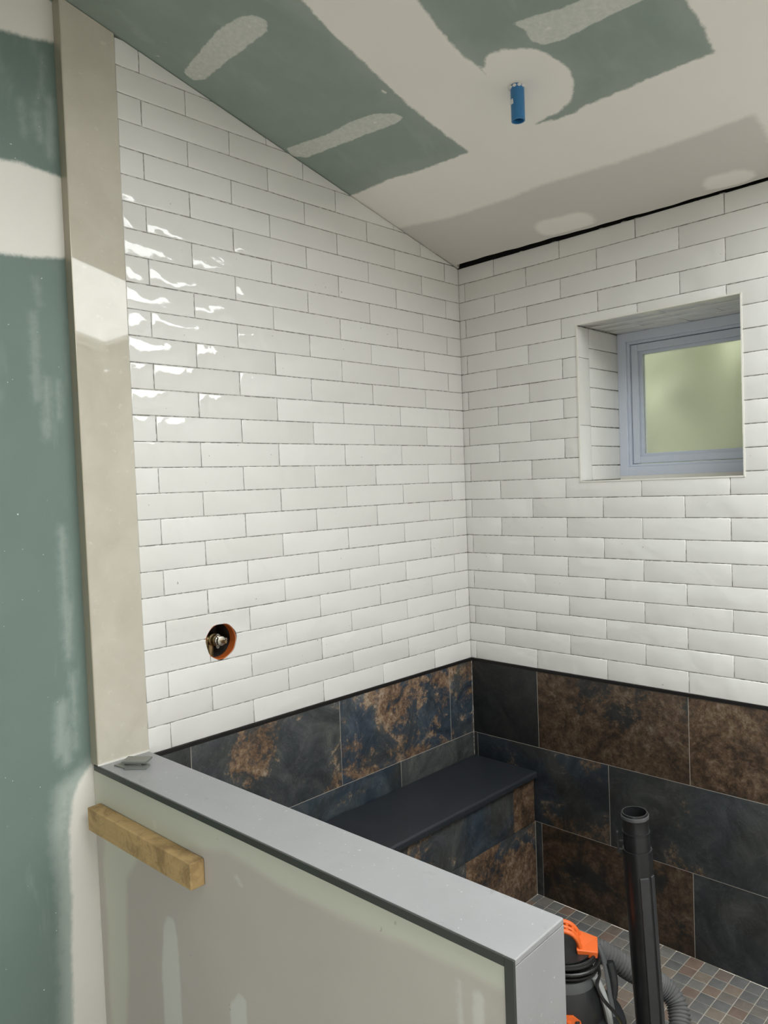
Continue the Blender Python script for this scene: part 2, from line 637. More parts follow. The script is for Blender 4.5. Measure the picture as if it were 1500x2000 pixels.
# ---------------------------------------------------------------- signed distances for the compound patches
def sd_poly(P, poly):
    """signed distance (negative inside) of points P (n,2) to a polygon"""
    poly = np.array(poly, float)
    n = len(poly)
    d = np.full(len(P), 1e9)
    inside = np.zeros(len(P), bool)
    for i in range(n):
        a, b = poly[i], poly[(i + 1) % n]
        e = b - a
        wv = P - a
        tt = np.clip((wv @ e) / max(e @ e, 1e-12), 0, 1)
        q = wv - tt[:, None] * e
        d = np.minimum(d, (q ** 2).sum(1))
        c = (a[1] > P[:, 1]) != (b[1] > P[:, 1])
        with np.errstate(divide='ignore', invalid='ignore'):
            xi = (b[0] - a[0]) * (P[:, 1] - a[1]) / (b[1] - a[1] if b[1] != a[1] else 1e-12) + a[0]
        inside ^= c & (P[:, 0] < xi)
    d = np.sqrt(d)
    return np.where(inside, -d, d)


def sd_caps(P, segs):
    """union of capsules (ax, ay, bx, by, r)"""
    d = np.full(len(P), 1e9)
    for ax, ay, bx, by, r in segs:
        a, e = np.array([ax, ay]), np.array([bx - ax, by - ay])
        wv = P - a
        tt = np.clip((wv @ e) / max(e @ e, 1e-12), 0, 1)
        d = np.minimum(d, np.sqrt(((wv - tt[:, None] * e) ** 2).sum(1)) - r)
    return d


def grid_mesh(name, us, vs, fn, skip=None, attrs=None, mat=None):
    """a face of a board as a grid; attrs: {name: function of (n,2) points}"""
    UV = np.array([(u, v) for v in vs for u in us])
    verts = [fn(u, v) for u, v in UV]
    nu = len(us)
    faces = []
    for j in range(len(vs) - 1):
        for i in range(nu - 1):
            if skip and skip((us[i] + us[i + 1]) / 2, (vs[j] + vs[j + 1]) / 2):
                continue
            faces.append((j * nu + i, j * nu + i + 1, (j + 1) * nu + i + 1, (j + 1) * nu + i))
    me = bpy.data.meshes.new(name)
    me.from_pydata(verts, [], faces)
    for k, f in (attrs or {}).items():
        a = me.attributes.new(k, 'FLOAT', 'POINT')
        a.data.foreach_set('value', f(UV).astype(np.float32))
    if mat:
        me.materials.append(mat)
    return me


def axis(*parts):
    """join ranges (start, stop, step) into one sorted axis"""
    out = []
    for a, b, s in parts:
        n = max(1, int(math.ceil((b - a) / s - 1e-6)))
        out += [a + (b - a) * k / n for k in range(n)]
    out.append(parts[-1][1])
    return out


# ---------------------------------------------------------------- ceiling
RIDGE = -2.7


def slot(x):
    """edge of the ceiling board, a finger short of the back wall"""
    return -.029 + .019 * min(1, max(0, (x - .1) / .8)) + .0015 * math.sin(23 * x) + .001 * math.sin(61 * x + 1) + (.027 if x < .012 else 0)


g1 = [(-.2, -2.6), (.56, -2.6), (.538, -1.272), (.524, -1.175), (.513, -.975), (.504, -.839), (.511, -.709), (.52, -.582), (.34, -.588), (.193, -.609), (-.018, -.608), (-.2, -.61)]
g2 = [(.80, -2.6), (.784, -1.14), (.764, -1.003), (.759, -.914), (.771, -.83), (.80, -.572), (.891, -.571), (1.019, -.572), (1.164, -.573), (1.289, -.568), (1.297, -.655), (1.296, -.754), (1.30, -2.6)]
circ = [(.771, -.83), (.808, -.872), (.864, -.865), (.924, -.826), (.95, -.782), (.964, -.73), (.955, -.677), (.918, -.62), (.864, -.56), (.816, -.54), (.765, -.54), (.70, -.658)]
grey_p = [(-.2, -.365), (-.02, -.365), (.225, -.318), (.496, -.312), (.626, -.321), (.876, -.304), (1.085, -.299), (1.291, -.306), (1.293, -.261), (1.295, .2), (-.2, .2)]
s1 = [(.035, -1.31), (.025, -1.275), (.063, -1.255), (.15, -1.259), (.302, -1.26), (.374, -1.261), (.405, -1.281), (.397, -1.311), (.359, -1.332), (.276, -1.341), (.167, -1.328)]
s2 = [(.01, -.914), (-.005, -.876), (.035, -.843), (.131, -.835), (.43, -.806), (.454, -.813), (.443, -.841), (.389, -.875), (.312, -.888), (.191, -.887)]
s3 = [(.927, -.923), (.945, -.878), (.933, -.85), (.953, -.823), (1.004, -.807), (1.092, -.812), (1.197, -.808), (1.27, -.805), (1.184, -.882), (1.056, -.891)]

cres = [(.765, -.583), (.825, -.567), (.895, -.562), (.955, -.600), (.935, -.640), (.900, -.605), (.850, -.590)]


def f_mud(P):
    return np.minimum(np.minimum(sd_poly(P, g1), np.maximum(sd_poly(P, g2), -sd_poly(P, circ))), sd_poly(P, cres))


cattrs = {'mud': f_mud,
          'grey': lambda P: np.maximum(sd_poly(P, grey_p), -sd_caps(P, [(.50, -.085, .62, -.075, .05), (1.10, -.05, 1.16, -.04, .045)])),
          'thin': lambda P: np.minimum.reduce([sd_poly(P, s1), sd_poly(P, s2), sd_poly(P, s3)]),
          'dots': lambda P: sd_caps(P, [(.345, -1.30, .350, -1.30, .006), (.10, -1.29, .105, -1.29, .006), (.06, -1.275, .06, -1.27, .007), (.03, -.875, .035, -.875, .007), (.20, -.865, .205, -.865, .006), (.36, -.845, .365, -.845, .006), (.99, -.86, .995, -.86, .007),
                                        (.19, -1.10, .23, -1.13, .002), (.44, -1.02, .44, -1.02, .003), (.48, -.93, .485, -.92, .006), (.40, -.62, .40, -.62, .003), (.07, -1.42, .10, -1.40, .003), (.02, -1.40, .03, -1.38, .003)])}
xs = axis((-.15, 1.45, .012), (1.45, SKX[0], .05), (SKX[0], SKX[1], .3), (SKX[1], RIGHT_X + .1, .3))
ys = axis((RIDGE, SKYY[0], .03), (SKYY[0], -1.8, .03), (-1.8, SKYY[1], .0126), (SKYY[1], -.035, .0125), (-.035, .03, .1))
me = grid_mesh('ceiling', xs, ys, lambda x, y: (x, slot(x), ceil_z(slot(x))) if y > .029 else (x, y, ceil_z(y)),
               lambda x, y: SKX[0] < x < SKX[1] and SKYY[0] < y < SKYY[1], cattrs, MAT['ceiling'])
ceiling = link(bpy.data.objects.new('ceiling', me))
sol = ceiling.modifiers.new('thickness', 'SOLIDIFY')
sol.thickness = 0.02
sol.offset = 1.0
tag(ceiling, 'sloping ceiling of green board with broad bands of white joint compound', kind='structure')
zr = ceil_z(RIDGE)
MB().box(-.15, RIGHT_X + .1, REAR_Y - .15, RIDGE, zr, zr + .05).build('ceiling_panel', MAT['white_paint'], ceiling)

# skylight shaft in the ceiling
sky = tag(empty('window_2', ((SKX[0] + SKX[1]) / 2, ym, ceil_z(ym))), 'rectangular skylight set into the sloping ceiling', kind='structure')
inv = Matrix.Translation(-Vector(sky.location))


def sky_part(name, mat, boxes):
    mb = MB()
    for x0, x1, y0, y1, h0, h1 in boxes:
        v = [(x, y, ceil_z(y) + h) for h in (h0, h1) for y in (y0, y1) for x in (x0, x1)]
        v = [tuple(inv @ Vector(p)) for p in v]
        mb.add(v, [(0, 2, 3, 1), (4, 5, 7, 6), (0, 1, 5, 4), (1, 3, 7, 5), (3, 2, 6, 7), (2, 0, 4, 6)])
    return mb.build(name, mat, sky)


a0, a1, b0, b1 = SKX[0], SKX[1], SKYY[0], SKYY[1]
sky_part('shaft_lining', MAT['white_paint'], [(a0 - .02, a0, b0 - .02, b1 + .02, 0, .07), (a1, a1 + .02, b0 - .02, b1 + .02, 0, .07), (a0, a1, b0 - .02, b0, 0, .07), (a0, a1, b1, b1 + .02, 0, .07)])
sky_part('skylight_frame', MAT['white_profile'], [(a0 - .02, a0 + .03, b0 - .02, b1 + .02, .055, .085), (a1 - .03, a1 + .02, b0 - .02, b1 + .02, .055, .085), (a0 + .03, a1 - .03, b0 - .02, b0 + .03, .055, .085), (a0 + .03, a1 - .03, b1 - .03, b1 + .02, .055, .085)])
sky_part('pane', MAT['glass'], [(a0 + .02, a1 - .02, b0 + .02, b1 - .02, .068, .072)])


# ---------------------------------------------------------------- tile builder
def poly_inset(poly, d):
    n = len(poly)
    out = []
    for i in range(n):
        p0, p1, p2 = Vector(poly[i - 1]), Vector(poly[i]), Vector(poly[(i + 1) % n])
        e1, e2 = (p1 - p0).normalized(), (p2 - p1).normalized()
        n1, n2 = Vector((-e1.y, e1.x)), Vector((-e2.y, e2.x))
        b = n1 + n2
        if b.length < 1e-6:
            b = n1.copy()
        b.normalize()
        k = d / max(b.dot(n1), 0.35)
        out.append((p1.x + b.x * k, p1.y + b.y * k))
    return out


def area(poly):
    return 0.5 * sum(poly[i - 1][0] * poly[i][1] - poly[i][0] * poly[i - 1][1] for i in range(len(poly)))


def clip_half(poly, a, b, c):
    """keep a*x + b*y <= c"""
    out = []
    for i in range(len(poly)):
        p, q = poly[i - 1], poly[i]
        dp, dq = a * p[0] + b * p[1] - c, a * q[0] + b * q[1] - c
        if (dp <= 0) != (dq <= 0):
            s = dp / (dp - dq)
            out.append((p[0] + (q[0] - p[0]) * s, p[1] + (q[1] - p[1]) * s))
        if dq <= 0:
            out.append(q)
    return out


CACHE = {}


def tile(name, poly, fr, mat, parent, thick=.007, edge=.0028, drop=.0014, jit=.0004, tilt=.0015, color=None):
    """one tile: a prism with softened glazed edge; poly counter-clockwise in the frame (o, u, v, n)"""
    if area(poly) < 0:
        poly = poly[::-1]
    o, u, v, n = fr
    cx = sum(p[0] for p in poly) / len(poly)
    cy = sum(p[1] for p in poly) / len(poly)
    key = (name, thick, edge, tuple((round(p[0] - cx, 4), round(p[1] - cy, 4)) for p in poly), tuple(round(q, 3) for q in (*u, *n)))
    me = CACHE.get(key)
    if me is None:
        rel = [(p[0] - cx, p[1] - cy) for p in poly]
        k = len(rel)
        sm = min(abs(max(p[i] for p in rel) - min(p[i] for p in rel)) for i in (0, 1))
        ed = min(edge, sm * .2)
        lay = [(rel, -thick), (rel, -drop), (poly_inset(rel, ed * .45), -drop * .3), (poly_inset(rel, ed), 0.0)]
        vs = [tuple(u * a + v * b + n * d) for pl, d in lay for a, b in pl]
        fs = []
        for L in range(3):
            for i in range(k):
                j = (i + 1) % k
                fs.append((L * k + i, L * k + j, (L + 1) * k + j, (L + 1) * k + i))
        fs.append(tuple(3 * k + i for i in range(k)))
        fs.append(tuple(reversed(range(k))))
        me = bpy.data.meshes.new(name)
        me.from_pydata(vs, [], fs)
        me.polygons.foreach_set('use_smooth', [False] * k + [True] * (2 * k) + [True, False])
        me.materials.append(mat)
        CACHE[key] = me
    ob = link(bpy.data.objects.new(name, me))
    ob.parent = parent
    ob.location = o + u * (cx + random.uniform(-jit, jit)) + v * (cy + random.uniform(-jit, jit)) + n * random.uniform(-jit, jit)
    ob.rotation_euler = tuple(random.uniform(-tilt, tilt) for _ in range(3))
    if color:
        ob.color = (*color, 1.0)
    return ob


def rect(a0, b0, a1, b1):
    return [(a0, b0), (a1, b0), (a1, b1), (a0, b1)]


def cut_hole(poly_rect, hole):
    """tile rectangle minus a rectangular opening: a rectangle or an L, None if gone"""
    a0, b0, a1, b1 = poly_rect
    h0, k0, h1, k1 = hole
    if a1 <= h0 or a0 >= h1 or b1 <= k0 or b0 >= k1:
        return [rect(a0, b0, a1, b1)]
    lft, rgt, bot, top = a0 < h0 - .004, a1 > h1 + .004, b0 < k0 - .004, b1 > k1 + .004
    if not (lft or rgt or bot or top):
        return []
    if lft and rgt:
        out = [rect(a0, b0, h0, b1), rect(h1, b0, a1, b1)]
        return out
    if lft and not (bot or top):
        return [rect(a0, b0, h0, b1)]
    if rgt and not (bot or top):
        return [rect(h1, b0, a1, b1)]
    if bot and not (lft or rgt):
        return [rect(a0, b0, a1, k0)]
    if top and not (lft or rgt):
        return [rect(a0, k1, a1, b1)]
    if lft and top:
        return [[(a0, b0), (h0, b0), (h0, k1), (a1, k1), (a1, b1), (a0, b1)]]
    if rgt and top:
        return [[(h1, b0), (a1, b0), (a1, b1), (a0, b1), (a0, k1), (h1, k1)]]
    if lft and bot:
        return [[(a0, b0), (a1, b0), (a1, k0), (h0, k0), (h0, b1), (a0, b1)]]
    return [[(a0, b0), (a1, b0), (a1, b1), (h1, b1), (h1, k0), (a0, k0)]]


ROW = 0.0755
GAP = 0.0023
REC = 0.0030
STRIP = (-1.6605, -1.507)       # the beige stone strip on the left wall, as wide as the half wall
GREEN_X = -0.035
VALVE = (-1.2455, 1.218)
VALVE_R = 0.0565


def boolean(o, cutters):
    for c in cutters:
        md = o.modifiers.new('cut', 'BOOLEAN')
        md.operation = 'DIFFERENCE'
        md.solver = 'EXACT'
        md.object = c
    bpy.context.view_layer.update()
    dg = bpy.context.evaluated_depsgraph_get()
    me = bpy.data.meshes.new_from_object(o.evaluated_get(dg))
    o.modifiers.clear()
    o.data = me


# ---------------------------------------------------------------- left wall
prof = [(.15, 0), (.15, ceil_z(.15) + .0), (STRIP[0], ceil_z(STRIP[0]) + .0), (STRIP[0], 0)]
FL = (Vector((0, 0, 0)), Vector((0, 1, 0)), Vector((0, 0, 1)), Vector((1, 0, 0)))     # left wall frame, u = y
wl = MB()
wl.prism([(.15, 0), (.15, ceil_z(.15) - .001), (STRIP[0] + .02, ceil_z(STRIP[0]) - .02), (STRIP[0] + .02, 0)], -.16, -REC, FL)
wall_left = wl.build('wall_left', MAT['grout'])
cm = MB().prism([(VALVE[0] + (VALVE_R + .006) * math.cos(2 * math.pi * k / 40), VALVE[1] + (VALVE_R + .006) * math.sin(2 * math.pi * k / 40)) for k in range(40)], -.13, .05, FL)
cutter = cm.build('cutter', None)
boolean(wall_left, [cutter])
tag(wall_left, 'left shower wall of glossy white brick tiles over slate look tiles', kind='structure')

wL, eL, oL = .2992, -1.4331, -1.2866
holed = []
for n in range(0, 30):
    z0, z1 = TOP + n * ROW + GAP / 2, TOP + (n + 1) * ROW - GAP / 2
    if n == 0:
        z0 = TOP + .0005
    e = eL if n % 2 == 0 else oL
    k0 = e - 2 * wL
    for k in range(9):
        y0, y1 = k0 + k * wL + GAP / 2, k0 + (k + 1) * wL - GAP / 2
        y0, y1 = max(y0, STRIP[1] + .001), min(y1, -.0004)
        if y1 - y0 < .012:
            continue
        poly = clip_half(rect(y0, z0, y1, z1), SLOPE, 1, TOP + 1.6555 - .0025)
        if len(poly) < 3 or abs(area(poly)) < .0002:
            continue
        t_ = tile('wall_tile', poly, FL, MAT['tile'], wall_left)
        if y0 < VALVE[0] + VALVE_R and y1 > VALVE[0] - VALVE_R and z0 < VALVE[1] + VALVE_R and z1 > VALVE[1] - VALVE_R:
            holed.append(t_)
cm2 = MB()
rim = []
for k in range(44):
    a = 2 * math.pi * k / 44
    rr = VALVE_R + .0016 * math.sin(3 * a + .4) + .0012 * math.sin(7 * a)
    rim.append((VALVE[0] + rr * math.cos(a), VALVE[1] + rr * math.sin(a)))
cm2.prism(rim, -.05, .05, FL)
cutter2 = cm2.build('cutter', None)
for t_ in holed:
    t_.data = t_.data.copy()
    t_.rotation_euler = (0, 0, 0)
    bpy.context.view_layer.update()
    boolean(t_, [cutter2])
    t_.data.polygons.foreach_set('use_smooth', [False] * len(t_.data.polygons))
bpy.data.objects.remove(cutter)
bpy.data.objects.remove(cutter2)

# slate look tiles, left wall (z rows 0 / .3035 / .6105 / .920)
SG = .0022
ZR = [0.0015, .3035, .6105, .9195]


def slate(a0, z0, a1, z1, fr, parent, color, name='slate_tile'):
    return tile(name, rect(a0 + SG / 2, z0 + SG / 2, a1 - SG / 2, z1 - SG / 2), fr, MAT['slate'], parent, .006, .0012, .0006, 0.0, 0.0003, color)


LR1 = [(-1.507, -1.37, (.25, .2, 1.0)), (-1.37, -.765, (.42, .25, 1.15)), (-.765, -.150, (.52, .95, 1.2)), (-.150, -.001, (.66, 1.0, 1.2))]
LR2 = [(-1.507, -1.07, (.2, .6, .9)), (-1.07, -.459, (.12, 1.0, 1.0)), (-.459, -.001, (.34, .1, 1.3))]
for a, b, c in LR1:
    slate(a, ZR[2], b, ZR[3], FL, wall_left, c)
for a, b, c in LR2:
    slate(a, .500, b, ZR[2], FL, wall_left, c)

# green board left of the strip
gy = axis((REAR_Y, -2.2, .3), (-2.2, STRIP[0] + .03, .010))
gz = axis((0, .15, .15), (.15, 2.98, .012), (2.98, 3.3, .4))
gA = [(-2.6, 2.90), (-1.8, 2.884), (-1.723, 2.893), (-1.6, 2.916), (-1.6, 3.3), (-2.6, 3.3)]
gB = [(-2.6, 2.50), (-1.817, 2.562), (-1.753, 2.566), (-1.674, 2.557), (-1.6, 2.550), (-1.6, 2.35), (-1.70, 2.323), (-1.766, 2.317), (-1.83, 2.313), (-2.6, 2.33)]
gC = [(-1.6, .96), (-1.659, .947), (-1.682, .930), (-1.705, .901), (-1.724, .857), (-1.736, .784), (-1.740, .671), (-1.738, .586), (-1.746, .461), (-1.753, .25), (-1.76, -.1), (-1.6, -.1)]
gD = [(-1.65, .97), (-1.70, .95), (-1.77, .91), (-1.79, .80), (-1.775, .602), (-1.79, .25), (-1.80, -.1), (-1.6, -.1)]
gS = [(-1.698, 2.862, -1.702, 2.775, .004), (-1.702, 2.775, -1.731, 2.69, .003), (-1.680, 2.75, -1.690, 2.60, .012), (-1.758, 2.72, -1.754, 2.64, .008), (-1.72, 2.70, -1.71, 2.64, .012),
      (-1.746, 2.265, -1.736, 2.20, .005), (-1.755, 2.17, -1.757, 1.95, .010), (-1.73, 2.0, -1.735, 1.85, .012), (-1.70, 2.0, -1.70, 1.90, .006), (-1.71, 1.60, -1.71, 1.25, .012), (-1.735, 1.12, -1.745, 1.0, .02), (-1.70, 1.2, -1.705, 1.0, .010), (-1.725, 1.05, -1.73, .97, .018)]
gp = STRIP[0] + .03
me = grid_mesh('wall_board', gy, gz, lambda y, z: (GREEN_X, y, z if z < 3 else ceil_z(max(y, RIDGE)) - .0005), None,
               {'mud': lambda P: np.minimum.reduce([sd_poly(P, gA), sd_poly(P, gB), sd_poly(P, gC)]),
                'skim': lambda P: np.minimum(np.minimum(sd_poly(P, gD), sd_caps(P, gS)), np.minimum(sd_poly(P, gA), sd_poly(P, gB)) + .012)}, MAT['green_wall'])
wall_green = link(bpy.data.objects.new('wall_front_left', me))
s_ = wall_green.modifiers.new('thickness', 'SOLIDIFY')
s_.thickness = 0.09
s_.offset = -1.0
tag(wall_green, 'green moisture board wall with white compound bands at far left', kind='structure')

# beige stone strip
strip = MB().prism([(STRIP[0], TOP + .0135), (STRIP[1], TOP + .0135), (STRIP[1], ceil_z(STRIP[1]) - .002), (STRIP[0], ceil_z(STRIP[0]) - .002)], GREEN_X - .002, .002, FL).build('trim_4', MAT['beige'], None, .0015, 2)
tag(strip, 'tall polished beige stone strip standing on the half wall cap against the left wall', kind='structure')
MB().prism([(STRIP[0] - .0012, TOP + .0135), (STRIP[0] + .0015, TOP + .0135), (STRIP[0] + .0015, ceil_z(STRIP[0]) - .003), (STRIP[0] - .0012, ceil_z(STRIP[0]) - .003)], GREEN_X, .0028, FL).build('edge_profile', MAT['strip_edge'], strip)
MB().box(.002, .0055, STRIP[0], STRIP[1], TOP + .012, TOP + .0165).build('caulk_line', MAT['white_profile'], strip)

# ---------------------------------------------------------------- back wall
FB = (Vector((0, 0, 0)), Vector((1, 0, 0)), Vector((0, 0, 1)), Vector((0, -1, 0)))     # u = x
WX0, WX1, WZ0, WZ1 = .551, 1.139, TOP + .741, TOP + 1.323       # niche opening
ND = .31                                                        # niche depth
XR = RIGHT_X
bk = MB()
ox0, ox1, oz0, oz1 = WX0 - .006, WX1 + .006, WZ0 - .006, WZ1 + .006
bk.box(-.003, ox0, REC, .45, 0, TOP + 1.630)
bk.box(ox1, XR, REC, .45, 0, TOP + 1.615)
bk.box(ox0, ox1, REC, .45, 0, oz0)
bk.box(ox0, ox1, REC, .45, oz1, TOP + 1.615)
wall_back = bk.build('wall_back', MAT['grout'])
tag(wall_back, 'back shower wall of white brick tiles with a deep window recess', kind='structure')
MB().box(-.003, XR, .030, .45, TOP + 1.615, TOP + 1.80).box(-.003, XR, -.12, .030, TOP + 1.735, TOP + 1.80).box(-.003, XR, -.14, -.12, TOP + 1.70, TOP + 1.80).box(-.16, -.003, -.14, .45, TOP + 1.60, TOP + 1.80).build('slot_shade_lid', MAT['slot_shade'], wall_back)  # dark backing and lid added to block sky light and keep the slot black

wB, eB, oB = .3045, .0297, .1809
hole = (WX0 - .0015, WZ0 - .0015, WX1 + .0015, WZ1 + .0015)
for n in range(0, 22):
    z0, z1 = TOP + n * ROW + GAP / 2, TOP + (n + 1) * ROW - GAP / 2
    if n == 0:
        z0 = TOP + .0005
    e = eB if n % 2 == 0 else oB
    for k in range(-1, 10):
        x0, x1 = e + k * wB + GAP / 2, e + (k + 1) * wB - GAP / 2
        x0, x1 = max(x0, -.002), min(x1, XR - .002)
        if x1 - x0 < .012:
            continue
        if n == 21:                       # the top course stops short of the ceiling and leaves a dark slot
            f = lambda x: TOP + 1.6520 + random.uniform(-.0012, .0012)
            za = f(x0)
            polys = [[(x0, z0), (x1, z0), (x1, f(x1)), (x0, za)]]
        else:
            polys = cut_hole((x0, z0, x1, z1), hole)
        for p in polys:
            if abs(area(p)) > .0002:
                tile('wall_tile', p, FB, MAT['tile'], wall_back)
# small mortar crumbs in the slot under the ceiling
cr = MB()
for k in range(26):
    x = random.uniform(.06, 1.4)
    s = random.uniform(.003, .008)
    z = TOP + 1.6515
    cr.lathe([(0, -s * .6), (s, 0), (s * .6, s * .5), (0, s * .7)], 6, Matrix.Translation((x, random.uniform(.006, .018), z)) @ Matrix.Scale(2.2, 4, Vector((1, 0, 0))), False)
cr.build('mortar_crumbs', MAT['grout'], wall_back)['kind'] = 'stuff'

BR1 = [(.0015, .329, (.34, .1, .36)), (.329, .939, (.74, .0, .46)), (.939, 1.549, (.92, .0, .66)), (1.549, 2.16, (.5, .2, .7)), (2.16, 2.77, (.3, .5, .7)), (2.77, XR, (.6, .2, .7))]
BR2 = [(.0015, .020, (.1, .3, .4)), (.020, .632, (.50, 1.0, .50)), (.632, 1.244, (.22, .30, .72)), (1.244, 1.855, (.25, .4, .8)), (1.855, 2.466, (.6, .2, .7)), (2.466, XR, (.3, .5, .7))]
BR3 = [(.301, .331, (.1, .3, .8)), (.331, .942, (.72, .0, .36)), (.942, 1.553, (.24, .35, .66)), (1.553, 2.16, (.6, .3, .7)), (2.16, 2.77, (.3, .5, .7)), (2.77, XR, (.6, .2, .7))]
for row, (za, zb) in ((BR1, (ZR[2], ZR[3])), (BR2, (ZR[1], ZR[2])), (BR3, (ZR[0], ZR[1]))):
    for a, b, c in row:
        slate(a, za, b, zb, FB, wall_back, c)
# light joints behind the slate courses
MB().box(-REC - .0005, -REC + .0018, -1.507, -.001, 0, TOP - .013).build('joint_bed', MAT['light_joint'], wall_left)
MB().box(.001, XR, REC - .0018, REC + .0005, 0, TOP - .013).build('joint_bed', MAT['light_joint'], wall_back)

# dark metal trim between white and slate tiles
tag(MB().box(-.004, .0022, -1.506, .0, TOP - .0125, TOP - .0003).build('trim_1', MAT['black_trim'], None, .0008), 'black metal trim strip along the left wall above the slate tiles', kind='structure')
tag(MB().box(.0022, XR, -.0022, .004, TOP - .0125, TOP - .0003).build('trim_2', MAT['black_trim'], None, .0008), 'black metal trim strip along the back wall above the slate tiles', kind='structure')

# recess of the window: four tiled faces
BAND = .088
FnL = (Vector((WX0, 0, 0)), Vector((0, 1, 0)), Vector((0, 0, 1)), Vector((1, 0, 0)))
FnR = (Vector((WX1, 0, 0)), Vector((0, 1, 0)), Vector((0, 0, 1)), Vector((-1, 0, 0)))
FnT = (Vector((0, 0, WZ1)), Vector((1, 0, 0)), Vector((0, 1, 0)), Vector((0, 0, -1)))
FnS = (Vector((0, 0, WZ0)), Vector((1, 0, 0)), Vector((0, 1, 0)), Vector((0, 0, 1)))
for fr in (FnL, FnR):
    zs = [WZ0 + .001, TOP + .952, TOP + 1.206, WZ1 - .001]
    for a, b in zip(zs[:-1], zs[1:]):
        tile('reveal_tile', rect(.003, a + .0008, BAND - .001, b - .0008), fr, MAT['tile'], wall_back, .005, .0015, .0008)
    zs = [WZ0 + .001, TOP + .80] + [TOP + .80 + .0745 * k for k in range(1, 7)] + [WZ1 - .001]
    for a, b in zip(zs[:-1], zs[1:]):
        tile('reveal_tile', rect(BAND + .001, a + .0013, ND + .02, b - .0013), fr, MAT['tile'], wall_back, .005)
for fr in (FnT, FnS):
    for a, b in ((WX0 + .001, WX0 + .302), (WX0 + .302, WX1 - .001)):
        tile('reveal_tile', rect(a + .0008, .003, b - .0008, BAND - .001), fr, MAT['tile'], wall_back, .005, .0015, .0008)
    for j, (ya, yb) in enumerate(((BAND, BAND + .075), (BAND + .075, BAND + .15), (BAND + .15, ND + .02))):
        cuts = [WX0, WX0 + (.15 if j % 2 else .30), WX0 + (.45 if j % 2 else .588), WX1]
        for a, b in zip(cuts[:-1], cuts[1:]):
            if b - a > .02:
                tile('reveal_tile', rect(a + .0013, ya + .0013, b - .0013, yb - .0013), fr, MAT['tile'], wall_back, .005)
tr3 = MB()
for x0, x1, z0, z1 in ((WX0 - .004, WX0 + .001, WZ0 - .004, WZ1 + .004), (WX1 - .001, WX1 + .004, WZ0 - .004, WZ1 + .004), (WX0, WX1, WZ0 - .004, WZ0 + .001), (WX0, WX1, WZ1 - .001, WZ1 + .004)):
    tr3.box(x0, x1, -.0022, .006, z0, z1)
tag(tr3.build('trim_3', MAT['white_profile']), 'slim white edge trim framing the window recess', kind='structure')

# window with frosted pane
win = tag(empty('window_1', ((WX0 + WX1) / 2, ND, WZ0)), 'small square window with frosted glass and pale blue grey frame', kind='structure')


def ring(mb, x0, x1, z0, z1, wdt, y0, y1):
    ox, oz = win.location.x, win.location.z
    oy = win.location.y
    for a, b, c, d in ((x0, x0 + wdt, z0, z1), (x1 - wdt, x1, z0, z1), (x0 + wdt, x1 - wdt, z0, z0 + wdt), (x0 + wdt, x1 - wdt, z1 - wdt, z1)):
        mb.box(a - ox, b - ox, y0 - oy, y1 - oy, c - oz, d - oz)
    return mb


fx0, fx1, fz0, fz1 = WX0, WX1, WZ0 + .013, WZ1
ring(MB(), fx0, fx1, fz0, fz1, .036, ND, ND + .08).build('window_frame', MAT['vinyl'], win, .002)
ring(MB(), fx0 + .036, fx1 - .036, fz0 + .036, fz1 - .036, .010, ND + .010, ND + .08).build('frame_lip', MAT['vinyl'], win, .001)
sash = ring(MB(), fx0 + .048, fx1 - .048, fz0 + .048, fz1 - .048, .028, ND + .020, ND + .07).build('sash', MAT['vinyl'], win, .002)
ring(MB(), fx0 + .076, fx1 - .076, fz0 + .076, fz1 - .076, .012, ND + .034, ND + .062).build('glazing_bead', MAT['vinyl'], sash, .001)
MB().box(fx0 + .08 - win.location.x, fx1 - .08 - win.location.x, .046, .052, fz0 + .08 - WZ0, fz1 - .08 - WZ0).build('pane', MAT['frosted'], win)
MB().box(-.294, .294, .0, .06, -.002, .0135).build('sill_packer', MAT['white_profile'], win)

# ---------------------------------------------------------------- floor
floor = tag(MB().box(-.15, XR, REAR_Y - .15, .0, -.12, -.002).build('floor', MAT['cement']), 'shower floor of small slate mosaic tiles', kind='structure')
MB().box(.28, 2.6, -1.50, -.0, -.002, .0005).build('mosaic_joints', MAT['light_joint'], floor)
FF = (Vector((0, 0, 0)), Vector((1, 0, 0)), Vector((0, 1, 0)), Vector((0, 0, 1)))
PM = .0497
cells = []
for i in range(-12, 34):
    for j in range(0, 29):
        x0, x1 = .8766 + i * PM, .8766 + (i + 1) * PM
        y1, y0 = (-.0085 - j * PM), (-.0085 - (j + 1) * PM)
        if j == 0:
            y1 = .0005
        x0, x1 = max(x0, .303), min(x1, 2.6)
        if x1 - x0 < .012:
            continue
        d = math.hypot((x0 + x1) / 2 - .98, ((y0 + y1) / 2 + .15) * 1.15)
        cells.append((d, x0, x1, y0, y1))
cells.sort()
rest = MB()
for q, (d, x0, x1, y0, y1) in enumerate(cells):
    r = rect(x0 + .0015, y0 + .0015, x1 - .0015, y1 - .0015)
    if q < 296:
        o = tile('mosaic_tile', r, (Vector((0, 0, .0022)), FF[1], FF[2], FF[3]), MAT['mosaic'], floor, .004, .002, .0009, .0003, .004)
    else:
        rest.prism(r, -.002, .0022, FF)
fld = rest.build('mosaic_field', MAT['mosaic'], floor)
fld['kind'] = 'stuff'
ta = fld.data.attributes.new('tone', 'FLOAT', 'FACE')
ta.data.foreach_set('value', np.repeat(np.random.RandomState(5).rand(len(fld.data.polygons) // 6 + 1), 6)[:len(fld.data.polygons)].astype(np.float32))

